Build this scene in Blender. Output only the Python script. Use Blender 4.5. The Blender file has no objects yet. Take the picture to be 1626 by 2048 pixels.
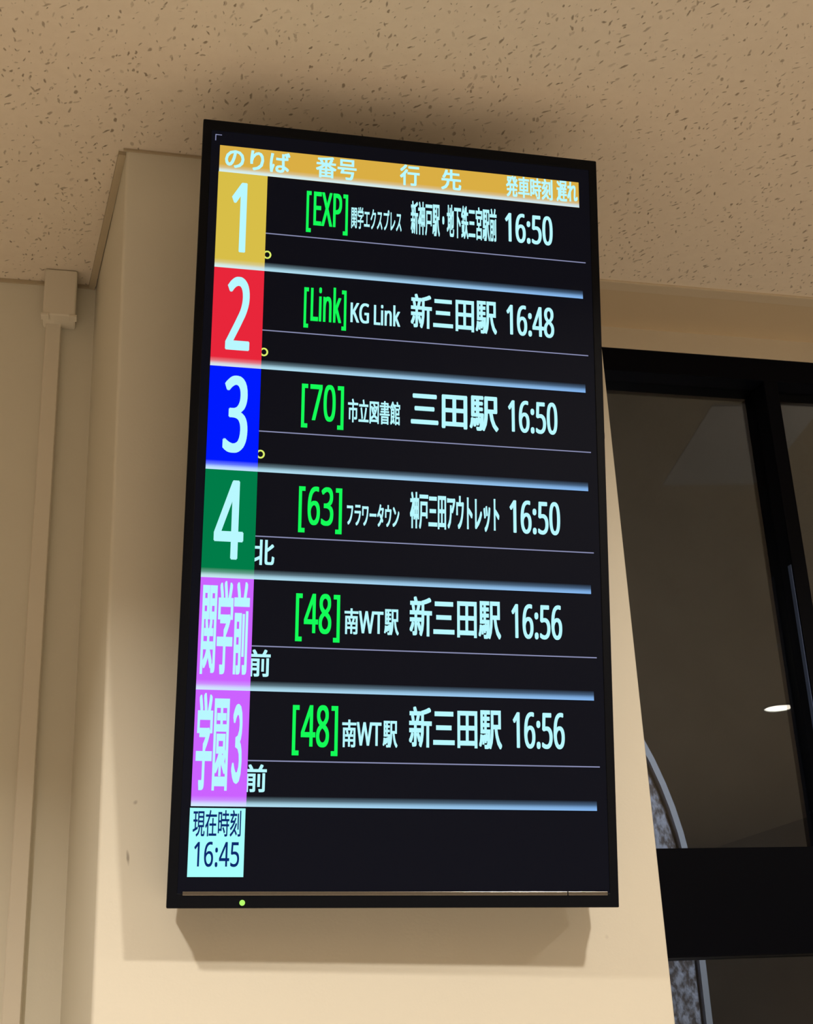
import bpy, bmesh, math, random
from mathutils import Vector, Matrix

scene = bpy.context.scene
COL = scene.collection
EYE = 1.6                      # camera height above the floor

# ------------------------------------------------------------------ camera
cam_data = bpy.data.cameras.new('camera')
cam = bpy.data.objects.new('camera', cam_data)
COL.objects.link(cam)
cam_data.sensor_fit = 'VERTICAL'
cam_data.sensor_height = 36.0
cam_data.lens = 2694.2 / 2048 * 36.0
cam_data.clip_start = 0.02
R = ((0.97404439, -0.22234022, -0.04245408),
     (0.04339338, 0.36748888, -0.92901504),
     (0.22215881, 0.90305966, 0.36759858))
cam.matrix_world = Matrix(((R[0][0], -R[1][0], -R[2][0], 0),
                           (R[0][1], -R[1][1], -R[2][1], 0),
                           (R[0][2], -R[1][2], -R[2][2], EYE),
                           (0, 0, 0, 1)))
scene.camera = cam

# ------------------------------------------------------------------ world, exposure
world = bpy.data.worlds.new('night')
scene.world = world
world.use_nodes = True
world.node_tree.nodes['Background'].inputs[0].default_value = (0.05, 0.07, 0.13, 1)
world.node_tree.nodes['Background'].inputs[1].default_value = 0.10
vs = scene.view_settings
vs.view_transform = 'Standard'
vs.look = 'None'
vs.gamma = 1.0
vs.use_curve_mapping = False
vs.exposure = 0.0

# ceiling downlights: (x, y, power in watts)
DOWNLIGHTS = [(-0.66, 0.55, 32.0, 126), (1.05, 0.26, 30.0, 155), (2.87, -0.80, 50.0, 125),
              (2.45, 0.15, 12.0, 165),
              (-2.30, -1.00, 8.0, 130), (-0.40, -2.60, 18.0, 120), (1.20, -2.60, 26.0, 120),  # this row and the next are added out of view, for floor bounce
              (2.87, -4.20, 14.0, 120), (-2.30, -3.20, 10.0, 120)]
LAMP_COLOUR = (1.0, 0.90, 0.78)

# ------------------------------------------------------------------ helpers
def srgb(r, g, b):
    f = lambda c: (c / 255 / 12.92) if c / 255 <= 0.04045 else ((c / 255 + 0.055) / 1.055) ** 2.4
    return (f(r), f(g), f(b), 1.0)


def mat(name, colour, rough=0.6, metal=0.0, spec=0.5, noise=0.0, nscale=8.0, bump=0.0, bscale=200.0):
    m = bpy.data.materials.new(name)
    m.use_nodes = True
    nt = m.node_tree
    b = nt.nodes['Principled BSDF']
    b.inputs['Base Color'].default_value = colour
    b.inputs['Roughness'].default_value = rough
    b.inputs['Metallic'].default_value = metal
    b.inputs['Specular IOR Level'].default_value = spec
    tc = nt.nodes.new('ShaderNodeTexCoord')
    if noise:
        n = nt.nodes.new('ShaderNodeTexNoise')
        n.inputs['Scale'].default_value = nscale
        n.inputs['Detail'].default_value = 4
        nt.links.new(tc.outputs['Object'], n.inputs['Vector'])
        mx = nt.nodes.new('ShaderNodeMix')
        mx.data_type = 'RGBA'
        mx.inputs[6].default_value = tuple(c * (1 - noise) for c in colour[:3]) + (1,)
        mx.inputs[7].default_value = tuple(min(1, c * (1 + noise)) for c in colour[:3]) + (1,)
        nt.links.new(n.outputs['Fac'], mx.inputs[0])
        nt.links.new(mx.outputs[2], b.inputs['Base Color'])
    if bump:
        n2 = nt.nodes.new('ShaderNodeTexNoise')
        n2.inputs['Scale'].default_value = bscale
        n2.inputs['Detail'].default_value = 3
        nt.links.new(tc.outputs['Object'], n2.inputs['Vector'])
        bp = nt.nodes.new('ShaderNodeBump')
        bp.inputs['Strength'].default_value = bump
        bp.inputs['Distance'].default_value = 0.001
        nt.links.new(n2.outputs['Fac'], bp.inputs['Height'])
        nt.links.new(bp.outputs['Normal'], b.inputs['Normal'])
    return m


def emit(name, colour, strength=1.0):
    m = bpy.data.materials.new(name)
    m.use_nodes = True
    nt = m.node_tree
    nt.nodes.clear()
    e = nt.nodes.new('ShaderNodeEmission')
    e.inputs[0].default_value = colour
    e.inputs[1].default_value = strength
    o = nt.nodes.new('ShaderNodeOutputMaterial')
    nt.links.new(e.outputs[0], o.inputs[0])
    return m


def link(name, me, m, parent=None):
    o = bpy.data.objects.new(name, me)
    COL.objects.link(o)
    if m:
        me.materials.append(m)
    if parent:
        o.parent = parent
    return o


def box(bm, x0, x1, y0, y1, z0, z1):
    vs_ = [bm.verts.new(p) for p in ((x0, y0, z0), (x1, y0, z0), (x1, y1, z0), (x0, y1, z0),
                                     (x0, y0, z1), (x1, y0, z1), (x1, y1, z1), (x0, y1, z1))]
    for f in ((0, 3, 2, 1), (4, 5, 6, 7), (0, 1, 5, 4), (1, 2, 6, 5), (2, 3, 7, 6), (3, 0, 4, 7)):
        bm.faces.new([vs_[i] for i in f])


def prism(bm, poly, z0, z1):
    """upright prism from a counter-clockwise xy polygon"""
    a = [bm.verts.new((x, y, z0)) for x, y in poly]
    b = [bm.verts.new((x, y, z1)) for x, y in poly]
    n = len(poly)
    bm.faces.new(a[::-1])
    bm.faces.new(b)
    for i in range(n):
        bm.faces.new((a[i], a[(i + 1) % n], b[(i + 1) % n], b[i]))


def done(name, bm, m, parent=None, bevel=0.0, seg=2):
    bmesh.ops.recalc_face_normals(bm, faces=bm.faces)
    if bevel:
        bmesh.ops.bevel(bm, geom=list(bm.edges), offset=bevel, segments=seg, affect='EDGES', profile=0.5)
    me = bpy.data.meshes.new(name)
    bm.to_mesh(me)
    bm.free()
    return link(name, me, m, parent)


def boxes(name, lst, m, parent=None, bevel=0.0):
    bm = bmesh.new()
    for b in lst:
        box(bm, *b)
    return done(name, bm, m, parent, bevel)


def empty(name, loc, label=None, cat=None, group=None):
    o = bpy.data.objects.new(name, None)
    COL.objects.link(o)
    o.location = loc
    o.empty_display_size = 0.05
    if label: o['label'] = label
    if cat: o['category'] = cat
    if group: o['group'] = group
    return o


def structure(o):
    o['kind'] = 'structure'
    return o


# ------------------------------------------------------------------ materials
CREAM = (0.77, 0.74, 0.63, 1)


def wall_paint():
    m = mat('cream_wall_paint', CREAM, rough=0.55, spec=0.25, noise=0.03, nscale=3.0, bump=0.12, bscale=260)
    nt = m.node_tree
    b = nt.nodes['Principled BSDF']
    src = b.inputs['Base Color'].links[0].from_socket
    tc = [n for n in nt.nodes if n.type == 'TEX_COORD'][0]
    # small grey scuffs on the pillar: (x, z, half width, half height, rotation)
    nz = nt.nodes.new('ShaderNodeTexNoise')
    nz.inputs['Scale'].default_value = 90
    nt.links.new(tc.outputs['Object'], nz.inputs['Vector'])
    last = src
    for (x, z, w, h, a, s) in SCUFFS:
        sub = nt.nodes.new('ShaderNodeVectorMath'); sub.operation = 'SUBTRACT'
        sub.inputs[1].default_value = (x, 1.73, z)
        nt.links.new(tc.outputs['Object'], sub.inputs[0])
        rot = nt.nodes.new('ShaderNodeVectorRotate'); rot.rotation_type = 'Y_AXIS'
        rot.inputs['Angle'].default_value = a
        nt.links.new(sub.outputs[0], rot.inputs['Vector'])
        sc_ = nt.nodes.new('ShaderNodeVectorMath'); sc_.operation = 'MULTIPLY'
        sc_.inputs[1].default_value = (1 / w, 40, 1 / h)
        nt.links.new(rot.outputs[0], sc_.inputs[0])
        ln = nt.nodes.new('ShaderNodeVectorMath'); ln.operation = 'LENGTH'
        nt.links.new(sc_.outputs[0], ln.inputs[0])
        ad = nt.nodes.new('ShaderNodeMath'); ad.operation = 'ADD'
        nt.links.new(ln.outputs['Value'], ad.inputs[0]); nt.links.new(nz.outputs['Fac'], ad.inputs[1])
        mr = nt.nodes.new('ShaderNodeMapRange')
        mr.inputs['From Min'].default_value = 0.7; mr.inputs['From Max'].default_value = 1.5
        mr.inputs['To Min'].default_value = s; mr.inputs['To Max'].default_value = 0.0
        nt.links.new(ad.outputs[0], mr.inputs['Value'])
        mx = nt.nodes.new('ShaderNodeMix'); mx.data_type = 'RGBA'
        mx.inputs[7].default_value = (0.16, 0.13, 0.10, 1)
        nt.links.new(last, mx.inputs[6]); nt.links.new(mr.outputs[0], mx.inputs[0])
        last = mx.outputs[2]
    nt.links.new(last, b.inputs['Base Color'])
    return m


SCUFFS = [(0.053, EYE + 0.228, 0.0022, 0.010, 0.12, 0.6),
          (0.060, EYE + 0.296, 0.0028, 0.0035, -0.7, 0.4),
          (0.689, EYE + 0.260, 0.0026, 0.009, 0.6, 0.30),
          (0.683, EYE + 0.238, 0.0030, 0.010, 0.1, 0.15),
          (0.668, EYE + 0.120, 0.0030, 0.004, 0.1, 0.12)]


def ceiling_material():
    """mineral-fibre ceiling: pale board with small worm-shaped pits"""
    m = bpy.data.materials.new('mineral_fibre_ceiling')
    m.use_nodes = True
    nt = m.node_tree
    N, L = nt.nodes.new, nt.links.new
    b = nt.nodes['Principled BSDF']
    b.inputs['Roughness'].default_value = 0.9
    b.inputs['Specular IOR Level'].default_value = 0.15
    tc = N('ShaderNodeTexCoord')
    wob = N('ShaderNodeTexNoise'); wob.inputs['Scale'].default_value = 130; wob.inputs['Detail'].default_value = 2
    L(tc.outputs['Object'], wob.inputs['Vector'])
    wc = N('ShaderNodeVectorMath'); wc.operation = 'SUBTRACT'; wc.inputs[1].default_value = (.5, .5, .5)
    L(wob.outputs['Color'], wc.inputs[0])
    ws = N('ShaderNodeVectorMath'); ws.operation = 'SCALE'; ws.inputs['Scale'].default_value = 0.0045
    L(wc.outputs[0], ws.inputs[0])
    base = N('ShaderNodeVectorMath'); base.operation = 'ADD'
    L(tc.outputs['Object'], base.inputs[0]); L(ws.outputs[0], base.inputs[1])
    masks = []
    for scale, ln, wd, lo, off in ((52, 0.0068, 0.0018, 0.42, 0.0), (80, 0.0036, 0.0015, 0.50, 3.7), (38, 0.0046, 0.0026, 0.50, 8.1)):
        ofs = N('ShaderNodeVectorMath'); ofs.operation = 'ADD'; ofs.inputs[1].default_value = (off, off, 0)
        L(base.outputs[0], ofs.inputs[0])
        v = N('ShaderNodeTexVoronoi'); v.voronoi_dimensions = '2D'; v.feature = 'F1'
        v.inputs['Scale'].default_value = scale
        L(ofs.outputs[0], v.inputs['Vector'])
        d = N('ShaderNodeVectorMath'); d.operation = 'SUBTRACT'
        L(ofs.outputs[0], d.inputs[0]); L(v.outputs['Position'], d.inputs[1])
        flat = N('ShaderNodeVectorMath'); flat.operation = 'MULTIPLY'; flat.inputs[1].default_value = (1, 1, 0)
        L(d.outputs[0], flat.inputs[0])
        sep = N('ShaderNodeSeparateColor'); L(v.outputs['Color'], sep.inputs[0])
        ang = N('ShaderNodeMapRange')
        ang.inputs['To Min'].default_value = math.radians(25); ang.inputs['To Max'].default_value = math.radians(120)
        L(sep.outputs[0], ang.inputs['Value'])
        r = N('ShaderNodeVectorRotate'); r.rotation_type = 'Z_AXIS'
        L(flat.outputs[0], r.inputs['Vector']); L(ang.outputs[0], r.inputs['Angle'])
        s = N('ShaderNodeVectorMath'); s.operation = 'MULTIPLY'; s.inputs[1].default_value = (1 / ln, 1 / wd, 0)
        L(r.outputs[0], s.inputs[0])
        le = N('ShaderNodeVectorMath'); le.operation = 'LENGTH'; L(s.outputs[0], le.inputs[0])
        size = N('ShaderNodeMapRange')         # a share of the cells stays empty, the rest vary in size
        size.inputs['From Min'].default_value = lo; size.inputs['From Max'].default_value = 1.0
        size.inputs['To Min'].default_value = 0.0; size.inputs['To Max'].default_value = 1.0
        L(sep.outputs[1], size.inputs['Value'])
        dv = N('ShaderNodeMath'); dv.operation = 'SUBTRACT'; L(size.outputs[0], dv.inputs[0]); L(le.outputs['Value'], dv.inputs[1])
        mr = N('ShaderNodeMapRange'); mr.interpolation_type = 'SMOOTHSTEP'
        mr.inputs['From Min'].default_value = -0.25; mr.inputs['From Max'].default_value = 0.40
        L(dv.outputs[0], mr.inputs['Value'])
        dep = N('ShaderNodeMapRange'); dep.inputs['To Min'].default_value = 0.25; dep.inputs['To Max'].default_value = 1.0
        L(sep.outputs[2], dep.inputs['Value'])
        mu = N('ShaderNodeMath'); mu.operation = 'MULTIPLY'; L(mr.outputs[0], mu.inputs[0]); L(dep.outputs[0], mu.inputs[1])
        masks.append(mu.outputs[0])
    a = N('ShaderNodeMath'); a.operation = 'MAXIMUM'; L(masks[0], a.inputs[0]); L(masks[1], a.inputs[1])
    a2 = N('ShaderNodeMath'); a2.operation = 'MAXIMUM'; L(a.outputs[0], a2.inputs[0]); L(masks[2], a2.inputs[1])
    mot = N('ShaderNodeTexNoise'); mot.inputs['Scale'].default_value = 60; mot.inputs['Detail'].default_value = 5
    L(tc.outputs['Object'], mot.inputs['Vector'])
    c1 = N('ShaderNodeMix'); c1.data_type = 'RGBA'
    c1.inputs[6].default_value = (0.77, 0.68, 0.555, 1); c1.inputs[7].default_value = (0.85, 0.76, 0.63, 1)
    L(mot.outputs['Fac'], c1.inputs[0])
    c2 = N('ShaderNodeMix'); c2.data_type = 'RGBA'
    c2.inputs[7].default_value = (0.34, 0.28, 0.21, 1)
    L(a2.outputs[0], c2.inputs[0]); L(c1.outputs[2], c2.inputs[6])
    L(c2.outputs[2], b.inputs['Base Color'])
    inv = N('ShaderNodeMath'); inv.operation = 'MULTIPLY_ADD'; inv.inputs[1].default_value = -1; inv.inputs[2].default_value = 1
    L(a2.outputs[0], inv.inputs[0])
    fine = N('ShaderNodeTexNoise'); fine.inputs['Scale'].default_value = 300
    L(tc.outputs['Object'], fine.inputs['Vector'])
    sm = N('ShaderNodeMath'); sm.operation = 'MULTIPLY_ADD'; sm.inputs[1].default_value = 0.15
    L(fine.outputs['Fac'], sm.inputs[0]); L(inv.outputs[0], sm.inputs[2])
    bp = N('ShaderNodeBump'); bp.inputs['Strength'].default_value = 0.8; bp.inputs['Distance'].default_value = 0.0012
    L(sm.outputs[0], bp.inputs['Height']); L(bp.outputs['Normal'], b.inputs['Normal'])
    return m


M_WALL = wall_paint()
M_CEIL = ceiling_material()
M_WALL2 = mat('brown_wall_panelling', (0.34, 0.27, 0.20, 1), rough=0.6, noise=0.08, nscale=2)
M_TRIM = mat('beige_trim', (0.62, 0.53, 0.39, 1), rough=0.5, noise=0.04)
M_REVEAL = mat('ceiling_edge_trim', (0.50, 0.42, 0.29, 1), rough=0.7)
M_BOARD = mat('smooth_painted_board', (0.60, 0.49, 0.33, 1), rough=0.6, noise=0.05, nscale=2)
M_LINTEL = mat('painted_lintel', (0.66, 0.60, 0.48, 1), rough=0.6, noise=0.04)
M_FLOOR = mat('pale_vinyl_floor', (0.56, 0.49, 0.405, 1), rough=0.45, noise=0.08, nscale=5)
M_FRAME = mat('black_anodised_aluminium', (0.0018, 0.0024, 0.005, 1), rough=0.42, metal=0.0, spec=0.05, bump=0.03)
M_SHEEN = mat('blue_mullion_sheen', (0.05, 0.09, 0.22, 1), rough=0.45, metal=0.0)  # blue sheen of the mullion, put into a base colour
M_DUCT = mat('cream_pvc_duct', (0.80, 0.75, 0.64, 1), rough=0.4, noise=0.02)
M_BEZEL = mat('black_plastic_bezel', (0.003, 0.004, 0.007, 1), rough=0.5, spec=0.10, bump=0.05, bscale=900)
M_CASE = mat('dark_grey_plastic_casing', (0.10, 0.092, 0.08, 1), rough=0.5)
M_LIP = mat('grey_plastic_lip', (0.36, 0.35, 0.32, 1), rough=0.16, metal=0.9)
M_STEEL = mat('zinc_bracket', (0.45, 0.45, 0.44, 1), rough=0.4, metal=0.9)
M_LAMPRING = mat('white_enamel_ring', (0.75, 0.75, 0.72, 1), rough=0.35)
M_REFL_PANEL = mat('pale_reflection_panel', (0.88, 0.90, 0.98, 1), rough=0.5)
M_LAMP = emit('downlight_diffuser', (1.0, 0.90, 0.76, 1), 22.0)
M_PAVING = mat('dark_paving', (0.05, 0.045, 0.04, 1), rough=0.8, noise=0.3, nscale=4)

# ------------------------------------------------------------------ room shell
ZC = EYE + 1.2745              # ceiling height
YP = 1.73                      # front face of the pillar
YB = 2.136                     # face of the back wall and of the window frame
X0, X1, Y0 = -3.2, 4.6, -5.2   # other room limits

structure(boxes('floor', [(X0 - .1, X1 + .1, Y0 - .1, YB + .12, -0.12, 0.0)], M_FLOOR))
structure(boxes('ceiling', [(X0, X1, Y0, YP + 0.02, ZC, ZC + 0.10),
                            (X0, 0.02, YP + 0.02, YB, ZC, ZC + 0.10),
                            (0.70, X1, YP + 0.02, 1.970, ZC, ZC + 0.10)], M_CEIL))
structure(boxes('wall_back', [(X0, 0.05, YB, YB + 0.12, 0, ZC + 0.1)], M_WALL))
structure(boxes('wall_left', [(X0 - 0.12, X0, Y0, YB + .12, 0, ZC + 0.1)], M_WALL2))
structure(boxes('wall_right', [(X1, X1 + 0.12, Y0, YB + .12, 0, ZC + 0.1)], M_WALL2))
structure(boxes('wall_rear', [(X0 - .12, X1 + .12, Y0 - 0.12, Y0, 0, ZC + 0.1)], M_WALL2))
structure(boxes('wall_lintel', [(0.70, X1, YB, YB + 0.12, EYE + 1.230, ZC + 0.1)], M_LINTEL))

# pillar with rounded front corners
bm = bmesh.new()
poly = [(-0.025, YB + 0.02)]
rr = 0.006
lx, rx = 0.0160, 0.7508
for k in range(9):
    a = math.radians(180 + 90 * k / 8)
    poly.append((lx + rr + rr * math.cos(a), YP + rr + rr * math.sin(a)))
r2 = 0.003
for k in range(5):
    a = math.radians(270 + 90 * k / 4)
    poly.append((rx - r2 + r2 * math.cos(a), YP + r2 + r2 * math.sin(a)))
poly += [(rx, YB + 0.12), (-0.025, YB + 0.12)]
prism(bm, poly, 0.0, ZC - 0.0005)
pillar = structure(done('wall_pillar', bm, M_WALL))
for p in pillar.data.polygons:
    p.use_smooth = len(p.vertices) == 4
pillar.data.set_sharp_from_angle(angle=math.radians(35))

# thin trims where ceiling and walls meet
def strip(name, pts, w, h, m):
    """strip of width w, height h hanging under the ceiling along a polyline of wall points (room side is on the left)"""
    bm = bmesh.new()
    for (ax, ay), (bx, by) in zip(pts[:-1], pts[1:]):
        dx, dy = bx - ax, by - ay
        l = math.hypot(dx, dy)
        nx, ny = dy / l * w, -dx / l * w
        ex, ey = dx / l * w, dy / l * w
        q = [(ax - ex * 0, ay - ey * 0), (bx, by), (bx + nx, by + ny), (ax + nx, ay + ny)]
        prism(bm, q, ZC - h, ZC - 0.0004)
    return structure(done(name, bm, m))


strip('trim_1', [(X0, YB), (-0.025, YB)], 0.005, 0.006, M_REVEAL)
strip('trim_2', [(-0.025, YB), (0.0160, YP + 0.006)], 0.011, 0.007, M_REVEAL)
strip('trim_3', [(0.012, YP), (0.7508, YP)], 0.003, 0.004, M_REVEAL)

# curtain-box board and its front bead over the window
structure(boxes('trim_4', [(0.70, X1, 1.970, 1.999, ZC - 0.004, ZC + 0.05)], M_TRIM, bevel=0.0015))
structure(boxes('trim_5', [(0.70, X1, 1.9992, YB + 0.02, ZC + 0.0005, ZC + 0.05)], M_BOARD))

# ------------------------------------------------------------------ window
win = structure(empty('window_1', (0.75, YB, 0)))
ZF = EYE
def wbox(name, lst, m, bevel=0.0015):
    o = boxes(name, lst, m, None, bevel)
    o.parent = win
    o.matrix_parent_inverse = win.matrix_world.inverted()
    return o


win.location = (0.75, YB, 0)
bpy.context.view_layer.update()
XL = 0.755
wbox('window_frame', [(XL, X1 - 0.01, YB, YB + 0.10, ZF + 1.1810, ZF + 1.2295),
                      (XL, X1 - 0.01, YB, YB + 0.10, 0.001, 0.09),
                      (XL, XL + 0.035, YB, YB + 0.10, 0.09, ZF + 1.1810),
                      (X1 - 0.05, X1 - 0.01, YB, YB + 0.10, 0.09, ZF + 1.1810)], M_FRAME)
for x in (1.2580, 2.10, 2.95, 3.80):
    wbox('mullion', [(x, x + 0.0295, YB, YB + 0.10, 0.09, ZF + 1.1810)], M_FRAME)
wbox('transom', [(XL + 0.035, X1 - 0.05, YB - 0.001, YB + 0.095, ZF + 0.1125, ZF + 0.2860)], M_FRAME)
wbox('sheen_strip', [(1.2560, 1.2578, YB + 0.003, YB + 0.014, ZF + 0.295, ZF + 0.80)], M_SHEEN, 0.0003)  # strip standing in for the blue sheen on the mullion
wbox('latch_screw', [(1.2555, 1.2578, YB + 0.026, YB + 0.029, ZF + 0.352, ZF + 0.357)], M_STEEL, 0.0005)

# clear glass: real panes that reflect the room and show the dark outside
def glass_mat():
    m = bpy.data.materials.new('window_glass')
    m.use_nodes = True
    nt = m.node_tree
    nt.nodes.clear()
    t = nt.nodes.new('ShaderNodeBsdfTransparent'); t.inputs[0].default_value = (0.80, 0.84, 0.84, 1)
    g = nt.nodes.new('ShaderNodeBsdfGlossy'); g.inputs['Roughness'].default_value = 0.0
    fr = nt.nodes.new('ShaderNodeFresnel'); fr.inputs['IOR'].default_value = 1.55
    mx = nt.nodes.new('ShaderNodeMixShader'); o = nt.nodes.new('ShaderNodeOutputMaterial')
    nt.links.new(fr.outputs[0], mx.inputs[0]); nt.links.new(t.outputs[0], mx.inputs[1]); nt.links.new(g.outputs[0], mx.inputs[2])
    nt.links.new(mx.outputs[0], o.inputs[0])
    return m


M_GLASS = glass_mat()
edges = [XL + 0.035, 1.2580, 2.10, 2.95, 3.80]
ends = [1.2580, 2.10, 2.95, 3.80, X1 - 0.05]
for a, b in zip(edges, ends):
    a2 = a if a < 1 else a + 0.0295
    wbox('glass_pane', [(a2 - 0.004, b + 0.004, YB + 0.042, YB + 0.048, ZF + 0.281, ZF + 1.185)], M_GLASS, 0)
    wbox('glass_pane', [(a2 - 0.004, b + 0.004, YB + 0.042, YB + 0.048, 0.085, ZF + 0.115)], M_GLASS, 0)

# ------------------------------------------------------------------ ceiling downlights and an added panel beyond the frame, mirrored in the glass
DL_LABELS = ['white recessed downlight up to the left of the display, nearest to the pillar',
             'white recessed downlight up to the right of the display, almost above the camera',
             'white recessed downlight mirrored as a bright oval in the dark window pane',
             'white recessed downlight in front of the window, nearest to the glass',
             'added white recessed downlight by the left wall, nearer the pillar',
             'added white recessed downlight behind the camera, middle pair, left',
             'added white recessed downlight behind the camera, middle pair, right',
             'added white recessed downlight in the rear right corner of the ceiling',
             'added white recessed downlight in the rear left corner of the ceiling']


def downlight(x, y, w, spread, first, k):
    t = empty('downlight', (x, y, ZC), DL_LABELS[k], 'ceiling light',
              'recessed ceiling downlights')
    if first is None:
        bm = bmesh.new()
        n = 32
        rings = [(0.075, -0.0008), (0.075, -0.004), (0.060, -0.0045), (0.058, -0.0008)]
        vv = [[bm.verts.new((r * math.cos(2 * math.pi * i / n), r * math.sin(2 * math.pi * i / n), z)) for i in range(n)] for r, z in rings]
        for a_, b_ in zip(vv, vv[1:] + vv[:1]):
            for i in range(n):
                bm.faces.new((a_[i], a_[(i + 1) % n], b_[(i + 1) % n], b_[i]))
        ring = done('trim_ring', bm, M_LAMPRING, t)
        bm = bmesh.new()
        bmesh.ops.create_circle(bm, cap_ends=True, radius=0.0585, segments=32)
        disc = done('diffuser', bm, M_LAMP, t)
        disc.location = (0, 0, -0.0022)
    else:
        for ch in first.children:
            c = ch.copy()
            COL.objects.link(c)
            c.parent = t
    ld = bpy.data.lights.new('downlight_lamp', 'AREA')
    ld.shape = 'DISK'; ld.size = 0.11; ld.energy = w; ld.color = LAMP_COLOUR
    ld.spread = math.radians(spread)
    lo = bpy.data.objects.new('downlight_lamp', ld)
    COL.objects.link(lo)
    lo.location = (x, y, ZC - 0.006)
    return t


first = None
for k, (x, y, w, sp) in enumerate(DOWNLIGHTS):
    t = downlight(x, y, w, sp, first, k)
    if first is None:
        first = t

refl_panel = boxes('reflection_panel', [(-0.125, 0.125, -0.225, 0.225, -0.004, 0)], M_REFL_PANEL, bevel=0.001)  # panel added out of view to mirror as a lighter patch in the glass
refl_panel.location = (1.455, 1.735, ZC - 0.0005)
refl_panel.rotation_euler = (0, 0, math.radians(9))
refl_panel['label'] = 'added pale grey ceiling panel, mirrored as a lighter patch in the top of the dark window'
refl_panel['category'] = 'panel'

# ------------------------------------------------------------------ outside the window: paving, stucco wall and an arched pebble-dash facade
structure(boxes('ground', [(-1, 12, YB + 0.13, 9.0, -0.3, -0.15)], M_PAVING))
M_STUCCO = mat('brown_stucco', (0.16, 0.125, 0.095, 1), rough=0.9, noise=0.25, nscale=3, bump=0.4, bscale=60)
outer = structure(boxes('wall_outside', [(-1, 12, 7.0, 7.2, -0.15, 6.0)], M_STUCCO))


def pebble():
    m = mat('pebble_dash', (0.3, 0.3, 0.33, 1), rough=0.85)
    nt = m.node_tree
    b = nt.nodes['Principled BSDF']
    tc = [n for n in nt.nodes if n.type == 'TEX_COORD'][0]
    mp = nt.nodes.new('ShaderNodeMapping'); mp.inputs['Scale'].default_value = (1.0, 1.0, 0.6)
    mp.inputs['Rotation'].default_value = (0, 0.5, 0)
    nt.links.new(tc.outputs['Object'], mp.inputs['Vector'])
    n = nt.nodes.new('ShaderNodeTexNoise'); n.inputs['Scale'].default_value = 58; n.inputs['Detail'].default_value = 3
    nt.links.new(mp.outputs[0], n.inputs['Vector'])
    cr = nt.nodes.new('ShaderNodeValToRGB')
    cr.color_ramp.elements[0].position = 0.40; cr.color_ramp.elements[0].color = (0.12, 0.10, 0.10, 1)
    cr.color_ramp.elements[1].position = 0.60; cr.color_ramp.elements[1].color = (0.42, 0.43, 0.52, 1)
    nt.links.new(n.outputs['Fac'], cr.inputs[0]); nt.links.new(cr.outputs[0], b.inputs['Base Color'])
    bp = nt.nodes.new('ShaderNodeBump'); bp.inputs['Distance'].default_value = 0.01
    nt.links.new(n.outputs['Fac'], bp.inputs['Height']); nt.links.new(bp.outputs['Normal'], b.inputs['Normal'])
    return m


arch = empty('garden_arch', (0.65, 4.0, -0.15), 'round-topped grey pebble-dash arch with a smooth pale rim, outside the window', 'arch')
AR, AZ, NSEG = 1.2, EYE + 0.35 + 0.15, 48
def arc_solid(name, r_out, r_in, y0, y1, m):
    bm = bmesh.new()
    def prof(r):
        return [(r, 0.0)] + [(r * math.cos(math.pi * k / NSEG), AZ + r * math.sin(math.pi * k / NSEG)) for k in range(NSEG + 1)] + [(-r, 0.0)]
    po = prof(r_out)
    if r_in:
        pi_ = prof(r_in)
        for y in (y0, y1):
            A = [bm.verts.new((x, y, z)) for x, z in po]; B = [bm.verts.new((x, y, z)) for x, z in pi_]
            for i in range(len(A) - 1):
                bm.faces.new((A[i], A[i + 1], B[i + 1], B[i]))
            if y == y0: A0, B0 = A, B
        for P, Q in ((A0, A), (B0, B)):
            for i in range(len(P) - 1):
                bm.faces.new((P[i], P[i + 1], Q[i + 1], Q[i]))
    else:
        A0 = [bm.verts.new((x, y0, z)) for x, z in po]; A = [bm.verts.new((x, y1, z)) for x, z in po]
        bm.faces.new(A0); bm.faces.new(A[::-1])
        for i in range(len(po)):
            j = (i + 1) % len(po)
            bm.faces.new((A0[i], A0[j], A[j], A[i]))
    return done(name, bm, m, arch)


arc_solid('infill', 1.174, 0, 0.010, 0.16, pebble())
arc_solid('rim', AR, 1.180, -0.012, 0.17, mat('smooth_cement_rim', (0.40, 0.41, 0.47, 1), rough=0.7, noise=0.05))
lamp_d = bpy.data.lights.new('outside_fill_light', 'AREA')  # added light without a fixture, brightens the arch outside
lamp_d.shape = 'RECTANGLE'; lamp_d.size = 0.5; lamp_d.size_y = 0.15
lamp_d.energy = 42; lamp_d.color = (0.86, 0.90, 1.0)
lamp_o = bpy.data.objects.new('outside_fill_light', lamp_d)
COL.objects.link(lamp_o)
lamp_o.location = (2.4, YB + 0.22, 3.4)
lamp_o.rotation_euler = (math.radians(50), 0, 0)

# ------------------------------------------------------------------ cable duct at the left
duct = empty('cable_duct', (-0.09, YB, 0), 'cream plastic cable duct running down the wall left of the pillar', 'cable duct')
def dbox(name, lst, m, bevel):
    o = boxes(name, [(a + 0.09, b + 0.09, c - YB, d - YB, e, f) for a, b, c, d, e, f in lst], m, duct, bevel)
    return o


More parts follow.
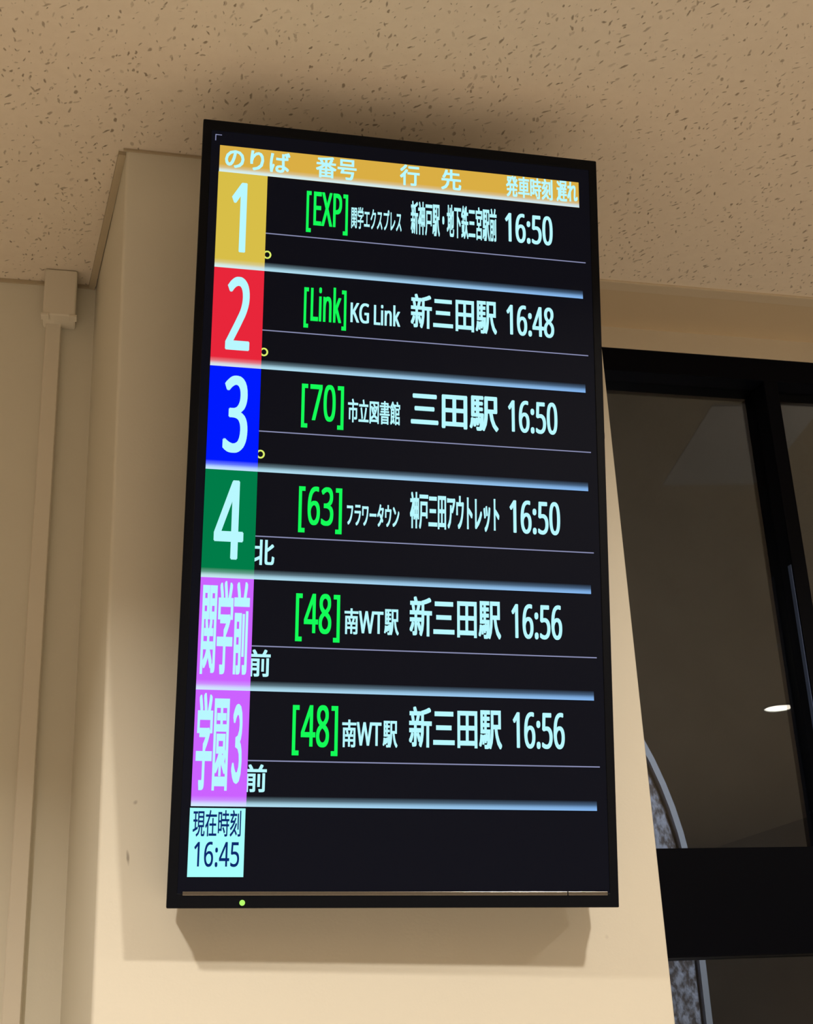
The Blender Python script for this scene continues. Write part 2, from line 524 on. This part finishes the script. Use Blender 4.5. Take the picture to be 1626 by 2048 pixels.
dbox('duct_channel', [(-0.1035, -0.0785, 2.119, YB - 0.0002, 0.0, EYE + 1.192)], M_DUCT, 0.0012)
dbox('duct_base', [(-0.1048, -0.0772, 2.128, YB - 0.0002, 0.0, EYE + 1.190)], M_DUCT, 0.0005)
bm = bmesh.new()
box(bm, -0.109 + .09, -0.0545 + .09, 2.086 - YB, -0.0002, EYE + 1.184, ZC - 0.001)
dc = done('duct_cover_box', bm, M_DUCT, duct, bevel=0.003)
dbox('box_lip', [(-0.1115, -0.0985, 2.0835, 2.100, EYE + 1.1800, EYE + 1.1850)], M_DUCT, 0.0008)
dbox('box_lip', [(-0.0650, -0.0520, 2.0835, 2.100, EYE + 1.1800, EYE + 1.1850)], M_DUCT, 0.0008)

# ------------------------------------------------------------------ the departure display
cen = Vector((0.38578579, 1.58337003, 0.66548863 + EYE))
ex = Vector((0.99942094, -0.02644184, -0.02141514))
up = Vector((0.01752227, -0.13955669, 0.99005904))
nn = Vector((-0.02916761, -0.98986098, -0.13901256))
display = empty('departure_display', cen, 'tall black wall-mounted bus departure display, lit, with coloured platform rows', 'display screen')
display.matrix_world = Matrix(((ex.x, up.x, nn.x, cen.x), (ex.y, up.y, nn.y, cen.y), (ex.z, up.z, nn.z, cen.z), (0, 0, 0, 1)))
# local axes: x right, y up along the screen, z towards the viewer; units metres
HW, HH = 0.2800, 0.5157
bm = bmesh.new()
IN = (-0.2680, 0.2680, -0.4985, 0.5000)   # inner opening
def ring(bm, o, i, z0, z1):
    """rectangular ring; o and i are (x0, x1, y0, y1)"""
    def loop(r, z): return [bm.verts.new(p) for p in ((r[0], r[2], z), (r[1], r[2], z), (r[1], r[3], z), (r[0], r[3], z))]
    a, b, c, d = loop(o, z1), loop(i, z1), loop(i, z0), loop(o, z0)
    for P, Q in ((a, b), (b, c), (c, d), (d, a)):
        for k in range(4):
            bm.faces.new((P[k], P[(k + 1) % 4], Q[(k + 1) % 4], Q[k]))


ring(bm, (-HW, HW, -HH, HH), IN, -0.014, 0.0)
bezel = done('bezel', bm, M_BEZEL, display, bevel=0.0012)
casing = boxes('rear_casing', [(-HW + 0.001, HW - 0.001, -HH + 0.001, HH - 0.001, -0.050, -0.0142)], M_CASE, display, 0.002)
boxes('rear_housing', [(-0.20, 0.20, -0.36, 0.36, -0.066, -0.0502)], M_CASE, display, 0.004)
screen = boxes('screen_panel', [(IN[0] - .002, IN[1] + .002, IN[2] - .002, IN[3] + .002, -0.012, -0.0010)], None, display)

def screen_mat():
    m = bpy.data.materials.new('lcd_panel')
    m.use_nodes = True
    b = m.node_tree.nodes['Principled BSDF']
    b.inputs['Base Color'].default_value = (0.0025, 0.003, 0.006, 1)
    b.inputs['Roughness'].default_value = 0.5
    b.inputs['Specular IOR Level'].default_value = 0.05
    b.inputs['Emission Color'].default_value = (0.45, 0.5, 1.0, 1)     # backlight leaking through black pixels
    b.inputs['Emission Strength'].default_value = 0.0055
    return m


screen.data.materials.append(screen_mat())
boxes('lower_lip', [(-0.262, 0.2122, -0.5010, -0.4965, -0.0008, 0.0010)], M_LIP, display, 0.0004)
boxes('lower_lip', [(0.2134, 0.2650, -0.5010, -0.4965, -0.0008, 0.0010)], M_LIP, display, 0.0004)
bm = bmesh.new()
bmesh.ops.create_uvsphere(bm, u_segments=16, v_segments=10, radius=0.0034)
led = done('power_light', bm, emit('green_led', srgb(185, 255, 110), 1.0), display)
led.location = (-0.1914, -0.5094, 0.0002)
led['label'] = 'small glowing green power light'
boxes('side_button', [(HW - 0.0005, HW + 0.0022, 0.100, 0.109, -0.012, -0.006)], M_BEZEL, display, 0.0006)
# tilting wall bracket behind the housing, arms reaching the pillar face
brk = empty('bracket_tmp', (0, 0, 0))
bpy.data.objects.remove(brk)
inv = display.matrix_world.inverted()
for xs in (-0.13, 0.13):
    bm = bmesh.new()
    for ys in (0.17, -0.17):
        a = Vector((xs, ys, -0.0655))
        b = inv @ Vector((*(display.matrix_world @ a).to_tuple()[:1], YP - 0.004, (display.matrix_world @ a).z))
        w = 0.012
        va = [bm.verts.new(a + Vector((dx, dy, 0))) for dx, dy in ((-w, -w), (w, -w), (w, w), (-w, w))]
        vb = [bm.verts.new(b + Vector((dx, dy, 0))) for dx, dy in ((-w, -w), (w, -w), (w, w), (-w, w))]
        bm.faces.new(va); bm.faces.new(vb[::-1])
        for k in range(4):
            bm.faces.new((va[k], va[(k + 1) % 4], vb[(k + 1) % 4], vb[k]))
    # upright rail on the pillar
    p0 = display.matrix_world @ Vector((xs, 0, -0.06))
    for z in (0,):
        q = [Vector((p0.x - .02, YP - .005, p0.z - .26)), Vector((p0.x + .02, YP - .005, p0.z - .26)), Vector((p0.x + .02, YP - .005, p0.z + .26)), Vector((p0.x - .02, YP - .005, p0.z + .26))]
        va = [bm.verts.new(inv @ v) for v in q]
        vb = [bm.verts.new(inv @ (v + Vector((0, 0.0046, 0)))) for v in q]
        bm.faces.new(va); bm.faces.new(vb[::-1])
        for k in range(4):
            bm.faces.new((va[k], va[(k + 1) % 4], vb[(k + 1) % 4], vb[k]))
    done('wall_bracket', bm, M_STEEL, display)

# --- picture on the screen: flat coloured areas and lettering in their real layout (mm from the screen centre)
MM = 0.001
def flat(name, x0, x1, y0, y1, z, m, label=None):
    me = bpy.data.meshes.new(name)
    me.from_pydata([(x0 * MM, y0 * MM, z * MM), (x1 * MM, y0 * MM, z * MM), (x1 * MM, y1 * MM, z * MM), (x0 * MM, y1 * MM, z * MM)], [], [(0, 1, 2, 3)])
    uv = me.uv_layers.new(name='uv')
    for l, c in zip(uv.data, ((0, 0), (1, 0), (1, 1), (0, 1))):
        l.uv = c
    o = link(name, me, m, screen)
    if label: o['label'] = label
    return o


INK = {'white': emit('screen_white', srgb(184, 248, 255), 1.0),
       'green': emit('screen_green', srgb(20, 250, 88), 1.0),
       'navy': emit('screen_navy', srgb(12, 42, 110), 1.0),
       'yellow': emit('screen_yellow', srgb(222, 240, 110), 1.0)}


def bar_mat(name, left, right):
    """shaded divider: transparent above, bright at its lower edge, slightly dimmer to the right"""
    m = bpy.data.materials.new(name)
    m.use_nodes = True
    nt = m.node_tree
    nt.nodes.clear()
    uv = nt.nodes.new('ShaderNodeUVMap'); uv.uv_map = 'uv'
    sp = nt.nodes.new('ShaderNodeSeparateXYZ'); nt.links.new(uv.outputs[0], sp.inputs[0])
    r = nt.nodes.new('ShaderNodeValToRGB')
    r.color_ramp.elements[0].position = 0.0; r.color_ramp.elements[0].color = (0.92, 0.92, 0.92, 1)
    r.color_ramp.elements[1].position = 1.0; r.color_ramp.elements[1].color = (0, 0, 0, 1)
    e = r.color_ramp.elements.new(0.28); e.color = (0.72, 0.72, 0.72, 1)
    e = r.color_ramp.elements.new(0.58); e.color = (0.20, 0.20, 0.20, 1)
    nt.links.new(sp.outputs[1], r.inputs[0])
    c = nt.nodes.new('ShaderNodeMix'); c.data_type = 'RGBA'
    c.inputs[6].default_value = left; c.inputs[7].default_value = right
    nt.links.new(sp.outputs[0], c.inputs[0])
    em = nt.nodes.new('ShaderNodeEmission'); nt.links.new(c.outputs[2], em.inputs[0])
    tr = nt.nodes.new('ShaderNodeBsdfTransparent')
    mx = nt.nodes.new('ShaderNodeMixShader'); o = nt.nodes.new('ShaderNodeOutputMaterial')
    nt.links.new(r.outputs[0], mx.inputs[0]); nt.links.new(tr.outputs[0], mx.inputs[1]); nt.links.new(em.outputs[0], mx.inputs[2])
    nt.links.new(mx.outputs[0], o.inputs[0])
    return m


M_BAR = bar_mat('screen_divider', srgb(190, 238, 255), srgb(138, 190, 250))
M_BARBLK = bar_mat('screen_divider_light', srgb(212, 248, 255), srgb(204, 238, 255))
M_THIN = emit('screen_rule', srgb(138, 142, 178), 1.0)

flat('header_band', -256.3, 252.2, 439.3, 478.6, 0.2, emit('screen_gold', srgb(218, 174, 68)), 'gold band with white column headings')
flat('divider_bar', -256.3, 252.2, 439.3, 450.5, 0.5, M_BARBLK)
BLOCKS = [((216, 190, 72), 'yellow block with a white 1'), ((232, 38, 58), 'red block with a white 2'),
          ((0, 26, 255), 'blue block with a white 3'), ((0, 124, 72), 'green block with a white 4'),
          ((204, 98, 255), 'magenta block with three white characters'), ((204, 98, 255), 'lowest magenta block, two characters and a 3')]
VB = [439.3, 300.4, 162.2, 22.5, -118.0, -258.2, -397.8]
TH = [355.3, 216.6, 77.3, -62.2, -202.3, -342.8]
cols = {}
for i, (c, lab) in enumerate(BLOCKS):
    if c not in cols:
        cols[c] = emit('screen_block', srgb(*c))
    flat('platform_block', -256.8, -190.6, VB[i + 1], VB[i], 0.3, cols[c], lab)
    flat('divider_bar', -256.8, -190.6, VB[i + 1], VB[i + 1] + 12.5, 0.5, M_BARBLK)
    flat('divider_bar', -190.6, 254.0, VB[i + 1], VB[i + 1] + 12.5, 0.5, M_BAR)
    flat('thin_rule', -190.6, 259.5, TH[i] - 0.75, TH[i] + 0.75, 0.1, M_THIN)
flat('clock_panel', -257.6, -191.2, -479.9, -399.8, 0.3, emit('screen_pale_cyan', srgb(168, 255, 252)), 'pale cyan clock box reading 16:45')
flat('corner_mark', -263.1, -254.3, 493.2, 494.3, 0.2, M_THIN)
flat('corner_mark', -263.1, -261.9, 484.9, 493.2, 0.2, M_THIN)

# outlines of the figures and roman letters (advance, closed outlines, thousandths of an em)
GLYPHS = {
    '0': (459, [[419,287,418,242,415,201,409,163,401,128,390,97,376,70,359,47,339,27,316,12,290,1,261,-6,229,-8,188,-4,153,8,122,27,97,54,76,88,60,129,48,176,42,229,39,287,41,346,48,399,58,446,73,486,93,520,119,547,149,566,186,578,229,581,269,578,304,566,335,547,361,520,382,486,399,446,410,399,417,346],[110,287,111,238,115,194,121,156,131,125,143,98,159,78,178,64,202,55,229,52,256,55,279,64,298,78,314,98,326,124,336,156,343,194,347,238,348,287,347,336,343,380,336,417,326,449,314,475,298,495,279,510,256,518,229,521,202,518,178,510,159,495,143,475,131,449,121,417,115,380,111,336]]),
    '1': (459, [[285,0,216,0,216,400,216,439,217,470,219,499,196,477,169,455,108,405,71,452,226,573,285,573]]),
    '2': (459, [[417,0,38,0,38,59,188,210,261,287,280,309,295,331,306,353,315,376,320,399,322,424,318,453,309,477,294,496,273,510,249,518,221,520,194,519,169,514,147,506,126,495,104,482,83,466,45,513,94,548,113,557,132,565,153,572,174,577,197,580,221,581,255,579,285,572,313,562,336,548,356,531,372,510,384,485,391,458,394,428,392,399,386,371,375,344,361,318,344,292,324,267,247,185,128,67,128,64,417,64]]),
    '3': (459, [[395,439,394,414,389,392,381,372,370,355,356,339,340,326,321,316,300,307,277,302,277,298,319,290,353,276,379,255,398,229,409,198,413,163,410,131,403,101,390,74,371,50,348,30,318,14,283,2,241,-6,193,-8,164,-7,136,-5,110,-1,85,5,60,13,36,23,36,89,61,78,87,69,114,61,141,56,168,52,194,51,241,55,278,65,305,81,324,104,335,132,339,164,337,187,331,206,320,223,306,236,288,247,265,255,240,261,211,264,179,265,123,265,123,326,180,326,209,327,236,332,259,339,278,350,294,362,307,377,316,394,321,413,323,434,320,460,311,481,295,498,274,511,249,519,219,521,199,521,181,519,164,515,117,498,75,473,39,521,61,537,87,550,115,563,147,573,181,579,218,581,273,576,317,563,352,540,376,511,390,477]]),
    '4': (459, [[443,130,359,130,359,0,291,0,291,130,17,130,17,190,286,576,359,576,359,193,443,193],[291,374,291,412,293,444,294,474,295,500,292,500,276,468,257,438,86,193,291,193]]),
    '5': (459, [[221,351,258,349,292,342,322,331,349,316,371,297,389,274,402,247,410,217,413,183,410,145,402,111,387,81,368,54,343,32,314,15,280,2,242,-5,199,-8,170,-7,142,-4,116,0,91,6,70,14,51,23,51,90,71,79,95,70,121,62,148,57,174,53,200,52,227,54,252,58,274,65,293,76,310,89,323,106,333,126,339,149,341,176,337,210,325,239,306,262,279,279,243,289,197,292,146,288,99,280,64,302,86,573,373,573,373,508,146,508,132,342,169,348]]),
    '6': (459, [[44,245,45,278,47,310,51,342,57,374,64,404,75,433,87,461,103,486,121,510,143,530,168,548,196,562,228,572,265,578,306,581,344,579,377,573,377,513,344,520,308,523,273,521,242,515,216,504,193,491,173,474,158,454,145,431,134,407,127,380,121,352,117,322,115,291,119,291,128,303,138,315,150,326,163,335,178,343,194,350,213,355,233,357,255,358,287,356,316,349,342,338,365,322,384,303,400,279,412,251,419,220,421,184,419,147,411,112,399,82,382,55,361,33,336,15,307,2,275,-5,239,-8,212,-6,187,-1,163,7,140,19,119,35,101,54,84,76,70,103,59,133,51,166,46,204],[238,51,270,55,297,66,320,84,337,109,348,143,351,184,348,218,339,247,324,271,302,289,274,300,241,303,217,301,195,296,175,287,157,276,143,263,131,248,122,232,117,215,115,198,116,181,119,163,123,146,129,129,137,114,146,99,158,85,170,74,185,64,201,57,219,53]]),
    '7': (459, [[109,0,344,508,35,508,35,573,419,573,419,518,187,0]]),
    '8': (459, [[229,581,261,579,291,574,318,565,341,553,362,538,378,519,390,497,398,472,400,443,399,421,394,401,385,383,374,367,361,352,346,338,329,325,310,314,291,303,314,291,335,279,355,265,373,250,389,234,401,216,411,196,417,173,419,148,416,118,408,90,395,65,378,44,356,26,330,11,300,1,267,-6,231,-8,192,-6,157,0,126,10,100,24,78,42,61,63,49,87,42,115,39,146,41,171,47,194,56,214,68,232,82,249,99,264,118,277,138,289,158,299,140,310,123,322,107,336,93,350,81,366,71,383,64,401,59,422,58,444,60,472,68,497,80,518,97,537,117,552,141,565,168,573,197,579],[108,145,112,119,121,96,138,76,161,60,192,51,229,48,265,51,295,60,319,76,336,96,346,120,350,148,348,166,343,182,335,197,324,211,310,223,293,235,274,246,253,256,229,265,217,270,194,260,174,249,157,237,142,225,130,212,121,197,114,182,110,164],[228,524,200,521,176,514,155,502,139,486,130,466,127,441,128,422,133,406,141,391,151,379,164,367,179,357,232,330,282,357,296,367,307,379,317,392,325,406,329,423,330,441,327,466,318,486,302,502,282,514,257,521]]),
    '9': (459, [[417,328,416,295,414,263,410,231,405,199,397,168,387,139,374,112,358,86,340,63,318,42,293,25,265,11,232,0,195,-6,154,-8,117,-6,82,0,82,60,115,53,152,50,188,52,218,58,245,68,268,82,287,99,303,118,316,141,327,165,334,192,340,221,344,250,346,281,341,281,332,269,322,258,310,247,297,238,282,230,266,223,247,218,227,215,204,214,173,216,144,223,118,235,95,250,76,270,61,294,49,321,42,352,40,387,43,426,50,460,63,491,80,517,101,540,127,557,156,570,188,578,223,581,250,579,275,574,299,565,322,553,342,537,361,518,377,495,391,469,402,439,410,406,415,369],[223,521,192,518,165,507,142,488,124,463,113,429,110,388,113,354,122,325,137,301,158,284,186,273,220,269,244,271,266,276,286,285,304,296,318,310,330,325,339,341,344,358,346,374,345,392,342,409,338,426,332,443,324,459,315,474,304,487,291,499,277,508,260,516,242,520]]),
    ':': (215, [[58,43,59,61,64,75,72,85,82,92,94,96,107,97,120,96,132,92,142,85,151,75,156,61,157,43,156,26,151,12,142,2,132,-6,120,-10,107,-11,94,-10,82,-6,72,2,64,12,59,26],[58,387,59,405,64,419,72,429,82,436,94,440,107,441,120,440,132,436,142,429,151,419,156,405,157,387,156,369,151,355,142,345,132,338,120,333,107,332,94,333,82,338,72,345,64,355,59,369]]),
    '[': (264, [[244,-127,64,-127,64,573,244,573,244,515,133,515,133,-69,244,-69]]),
    ']': (264, [[20,-69,131,-69,131,515,20,515,20,573,200,573,200,-127,20,-127]]),
    'E': (446, [[398,0,78,0,78,573,398,573,398,509,150,509,150,330,383,330,383,268,150,268,150,63,398,63]]),
    'X': (470, [[467,0,385,0,233,249,79,0,3,0,193,298,15,573,95,573,236,348,377,573,453,573,276,300]]),
    'P': (485, [[229,573,297,568,352,553,393,528,421,495,439,454,444,404,443,381,439,358,433,336,423,316,411,296,395,278,375,262,351,249,324,238,292,230,256,225,216,223,150,223,150,0,78,0,78,573],[223,511,150,511,150,285,208,285,242,286,272,290,298,296,320,306,338,318,352,334,362,352,368,375,370,401,366,435,354,462,334,484,306,499,269,508]]),
    'L': (420, [[78,0,78,573,150,573,150,64,400,64,400,0]]),
    'i': (207, [[139,430,139,0,68,0,68,430],[104,591,115,590,124,586,133,580,140,572,144,560,145,546,144,532,140,521,133,512,124,506,115,502,104,501,93,502,83,506,75,512,68,521,64,532,63,546,64,560,68,572,75,580,83,586,93,590]]),
    'n': (496, [[275,438,322,434,361,421,391,401,413,371,426,330,431,280,431,0,361,0,361,275,358,307,351,333,338,353,319,367,295,376,265,379,222,374,189,361,166,338,151,308,142,269,139,223,139,0,68,0,68,430,125,430,136,371,140,371,150,385,162,398,175,409,190,418,206,425,222,431,239,435,257,437]]),
    'k': (428, [[138,291,137,257,135,221,138,221,152,240,172,264,189,285,326,430,409,430,235,246,421,0,336,0,187,200,138,158,138,0,68,0,68,609,138,609]]),
    'K': (496, [[496,0,411,0,209,273,150,222,150,0,78,0,78,573,150,573,150,290,199,345,249,399,403,573,488,573,261,323]]),
    'G': (584, [[326,302,524,302,524,22,493,12,462,5,431,-1,398,-5,362,-7,323,-8,267,-4,217,8,173,28,136,55,105,89,81,130,63,176,52,229,49,286,53,343,65,395,84,442,111,482,145,517,186,544,233,564,286,577,346,581,377,580,407,577,437,572,465,565,491,557,516,547,489,484,468,493,445,501,421,508,395,513,369,516,342,517,298,514,259,505,225,489,195,468,170,441,150,409,136,373,127,332,124,286,127,243,134,202,146,166,164,133,187,106,216,84,251,68,292,58,340,55,404,59,452,68,452,238,326,238]]),
    'W': (746, [[735,573,583,0,510,0,399,375,389,410,380,443,373,471,370,488,367,471,361,443,352,409,342,373,234,0,161,0,10,573,85,573,174,223,183,186,190,151,196,118,201,87,206,119,213,154,222,191,232,227,333,573,407,573,512,225,523,187,532,151,538,117,544,87,550,129,560,175,572,224,660,573]]),
    'T': (446, [[259,0,187,0,187,509,8,509,8,573,437,573,437,509,259,509]]),
}

# lettering: name, ink, extra stroke half-width x and y (px of the photograph), [(text, (left, bottom, right, top) in mm)]
TEXTS = [
    ('header_lettering', 'white', 0.9, 0.9, [('のりば', (-248.8, 445.8, -160.5, 476.4)), ('番号', (-125.0, 445.3, -68.6, 477.2)), ('行', (-7.6, 446.4, 20.3, 478.1)), ('先', (51.0, 446.0, 79.8, 477.6)), ('発車時刻', (144.7, 445.4, 213.1, 478.2)), ('遅れ', (218.9, 445.8, 250.1, 478.3))]),
    ('platform_number', 'white', 2.2, 1, [('1', (-237.4, 324.0, -217.2, 425.6))]),
    ('route_number', 'green', 1.0, 0.7, [('[EXP]', (-136.6, 362.6, -79.5, 423.5))]),
    ('route_name', 'white', 0.35, 0.6, [('関学エクスプレス', (-74.8, 374.3, -4.8, 407.0))]),
    ('destination', 'white', 0.6, 0.9, [('新神戸駅・地下鉄三宮駅前', (8.2, 374.0, 130.5, 424.3))]),
    ('departure_time', 'white', 1.3, 0.6, [('16:50', (142.6, 376.0, 211.9, 420.9))]),
    ('platform_number', 'white', 2.6, 1.5, [('2', (-238.6, 185.4, -207.1, 288.7))]),
    ('route_number', 'green', 1.0, 0.7, [('[Link]', (-136.6, 224.7, -79.3, 285.1))]),
    ('route_name', 'white', 0.9, 0.4, [('KG', (-73.6, 237.3, -48.4, 266.2)), ('Link', (-41.8, 236.6, -5.6, 266.9))]),
    ('destination', 'white', 1.0, 1.3, [('新三田駅', (8.9, 236.5, 129.3, 286.5))]),
    ('departure_time', 'white', 1.3, 0.6, [('16:48', (143.0, 237.8, 211.1, 282.8))]),
    ('platform_number', 'white', 2.8, 1.5, [('3', (-236.7, 45.6, -205.5, 150.3))]),
    ('route_number', 'green', 1.0, 0.7, [('[70]', (-136.4, 85.9, -80.4, 146.8))]),
    ('route_name', 'white', 0.6, 0.6, [('市立図書館', (-74.8, 97.2, -4.8, 130.0))]),
    ('destination', 'white', 1.5, 1.5, [('三田駅', (9.7, 97.2, 130.3, 146.6))]),
    ('departure_time', 'white', 1.3, 0.6, [('16:50', (143.5, 98.5, 212.9, 144.4))]),
    ('platform_number', 'white', 2.5, 1.8, [('4', (-243.0, -94.1, -205.8, 9.1))]),
    ('route_number', 'green', 1.0, 0.7, [('[63]', (-136.6, -54.4, -80.3, 7.2))]),
    ('route_name', 'white', 0.7, 0.6, [('フラワータウン', (-73.9, -41.7, -4.8, -11.7))]),
    ('scrolling_text', 'white', 0.9, 0.7, [('北', (-192.2, -99.3, -165.7, -66.5))]),
    ('destination', 'white', 0.9, 1.1, [('神戸三田アウトレット', (9.3, -41.6, 129.7, 7.7))]),
    ('departure_time', 'white', 1.3, 0.6, [('16:50', (143.8, -41.1, 213.6, 4.7))]),
    ('platform_number', 'white', 1.1, 2.2, [('関学前', (-253.3, -239.2, -194.7, -121.6))]),
    ('route_number', 'green', 1.0, 0.7, [('[48]', (-136.8, -194.5, -80.4, -132.9))]),
    ('route_name', 'white', 0.8, 0.6, [('南', (-74.6, -183.3, -56.7, -150.1)), ('WT', (-56.2, -181.5, -24.4, -152.9)), ('駅', (-23.5, -182.6, -4.4, -149.2))]),
    ('scrolling_text', 'white', 0.8, 0.9, [('前', (-193.8, -240.3, -166.5, -206.5))]),
    ('destination', 'white', 1.0, 1.4, [('新三田駅', (9.6, -183.0, 130.4, -131.2))]),
    ('departure_time', 'white', 1.3, 0.6, [('16:56', (144.5, -181.1, 213.2, -135.0))]),
    ('platform_number', 'white', 1.1, 2.2, [('学園３', (-253.6, -379.2, -198.1, -262.0))]),
    ('route_number', 'green', 1.0, 0.7, [('[48]', (-137.2, -335.5, -80.4, -273.3))]),
    ('route_name', 'white', 0.8, 0.6, [('南', (-75.1, -324.4, -57.3, -290.3)), ('WT', (-56.8, -322.0, -25.5, -293.1)), ('駅', (-23.8, -323.8, -5.0, -290.7))]),
    ('scrolling_text', 'white', 0.8, 0.9, [('前', (-194.1, -380.4, -166.9, -347.2))]),
    ('destination', 'white', 1.0, 1.4, [('新三田駅', (9.6, -323.2, 130.2, -272.0))]),
    ('departure_time', 'white', 1.3, 0.6, [('16:56', (144.5, -321.7, 213.4, -275.1))]),
    ('clock_lettering', 'navy', 0.3, 0.3, [('現在時刻', (-253.4, -433.3, -196.1, -402.0)), ('16:45', (-250.5, -468.4, -196.9, -439.1))]),
]

DG = bpy.context.evaluated_depsgraph_get()


def mesh_of(cu):
    """verts and faces of a filled 2D curve or text"""
    ob = bpy.data.objects.new('tmp_curve', cu)
    COL.objects.link(ob)
    bpy.context.view_layer.update()
    dg = bpy.context.evaluated_depsgraph_get()
    me = bpy.data.meshes.new_from_object(ob.evaluated_get(dg))
    vv = [v.co.to_2d() for v in me.vertices]
    ff = [tuple(p.vertices) for p in me.polygons]
    bpy.data.objects.remove(ob)
    bpy.data.curves.remove(cu)
    bpy.data.meshes.remove(me)
    return vv, ff


GLYPHS['['] = (320, GLYPHS['['][1])
GLYPHS[']'] = (264, [[v + 40 * (1 - i % 2) for i, v in enumerate(o)] for o in GLYPHS[']'][1]])
CACHE = {}
def lettering(text):
    if text in CACHE:
        return CACHE[text]
    if all(c in GLYPHS for c in text):
        cu = bpy.data.curves.new('tmp', 'CURVE')
        cu.dimensions = '2D'
        cu.fill_mode = 'BOTH'
        x = 0
        for c in text:
            adv, outl = GLYPHS[c]
            for o in outl:
                s = cu.splines.new('POLY')
                k = len(o) // 2
                s.points.add(k - 1)
                for i in range(k):
                    s.points[i].co = ((x + o[2 * i]) / 1000, o[2 * i + 1] / 1000, 0, 1)
                s.use_cyclic_u = True
            x += adv
    else:
        cu = bpy.data.curves.new('tmp', 'FONT')
        cu.body = text
        cu.resolution_u = 3
    CACHE[text] = mesh_of(cu)
    return CACHE[text]


def write(name, ink, bx, by, segs, z, label=None):
    PX = 0.71 * MM
    bx *= PX; by *= PX
    V, F = [], []
    for text, (x0, y0, x1, y1) in segs:
        vv, ff = lettering(text)
        ax = min(v.x for v in vv); cx = max(v.x for v in vv)
        ay = min(v.y for v in vv); cy = max(v.y for v in vv)
        sx = ((x1 - x0) * MM - 2 * bx) / (cx - ax)
        sy = ((y1 - y0) * MM - 2 * by) / (cy - ay)
        for dx in (-bx, -bx / 2, 0, bx / 2, bx):
            for dy in (-by, 0, by):
                if abs(dx) == bx and dy != 0 and bx > 1.2 * PX:
                    continue                       # keep stroke ends round
                base = len(V)
                V += [(x0 * MM + bx + (v.x - ax) * sx + dx, y0 * MM + by + (v.y - ay) * sy + dy, z * MM) for v in vv]
                F += [tuple(base + i for i in f) for f in ff]
    me = bpy.data.meshes.new(name)
    me.from_pydata(V, [], F)
    o = link(name, me, INK[ink], screen)
    if label: o['label'] = label
    return o


for name, ink, bx, by, segs in TEXTS:
    words = ' '.join(s for s, _ in segs)
    z = {'platform_number': 0.7, 'header_lettering': 0.7, 'clock_lettering': 0.6, 'scrolling_text': 0.15}.get(name, 0.4)
    lab = {'route_number': 'green bracketed route number ' + words, 'departure_time': 'white departure time ' + words,
           'clock_lettering': 'dark blue lettering reading ' + words}.get(name, 'white lettering reading ' + words)
    if name == 'header_lettering':
        for sgm in segs:
            write(name, ink, bx, by, [sgm], z, 'white heading ' + sgm[0])
    else:
        write(name, ink, bx, by, segs, z, lab)

# yellow full stops of the scrolling line, half hidden by the block
def dot_ring(cx, cy):
    bm = bmesh.new()
    n = 24
    a = [bm.verts.new(((cx + 5.6 * math.cos(2 * math.pi * i / n)) * MM, (cy + 5.9 * math.sin(2 * math.pi * i / n)) * MM, 0.15 * MM)) for i in range(n)]
    b = [bm.verts.new(((cx + 3.3 * math.cos(2 * math.pi * i / n)) * MM, (cy + 3.7 * math.sin(2 * math.pi * i / n)) * MM, 0.15 * MM)) for i in range(n)]
    for i in range(n):
        bm.faces.new((a[i], a[(i + 1) % n], b[(i + 1) % n], b[i]))
    o = done('scrolling_text', bm, INK['yellow'], screen)
    o['label'] = 'small yellow ring-shaped full stop'


for y in (324.2, 186.0, 46.2):
    dot_ring(-187.6, y)
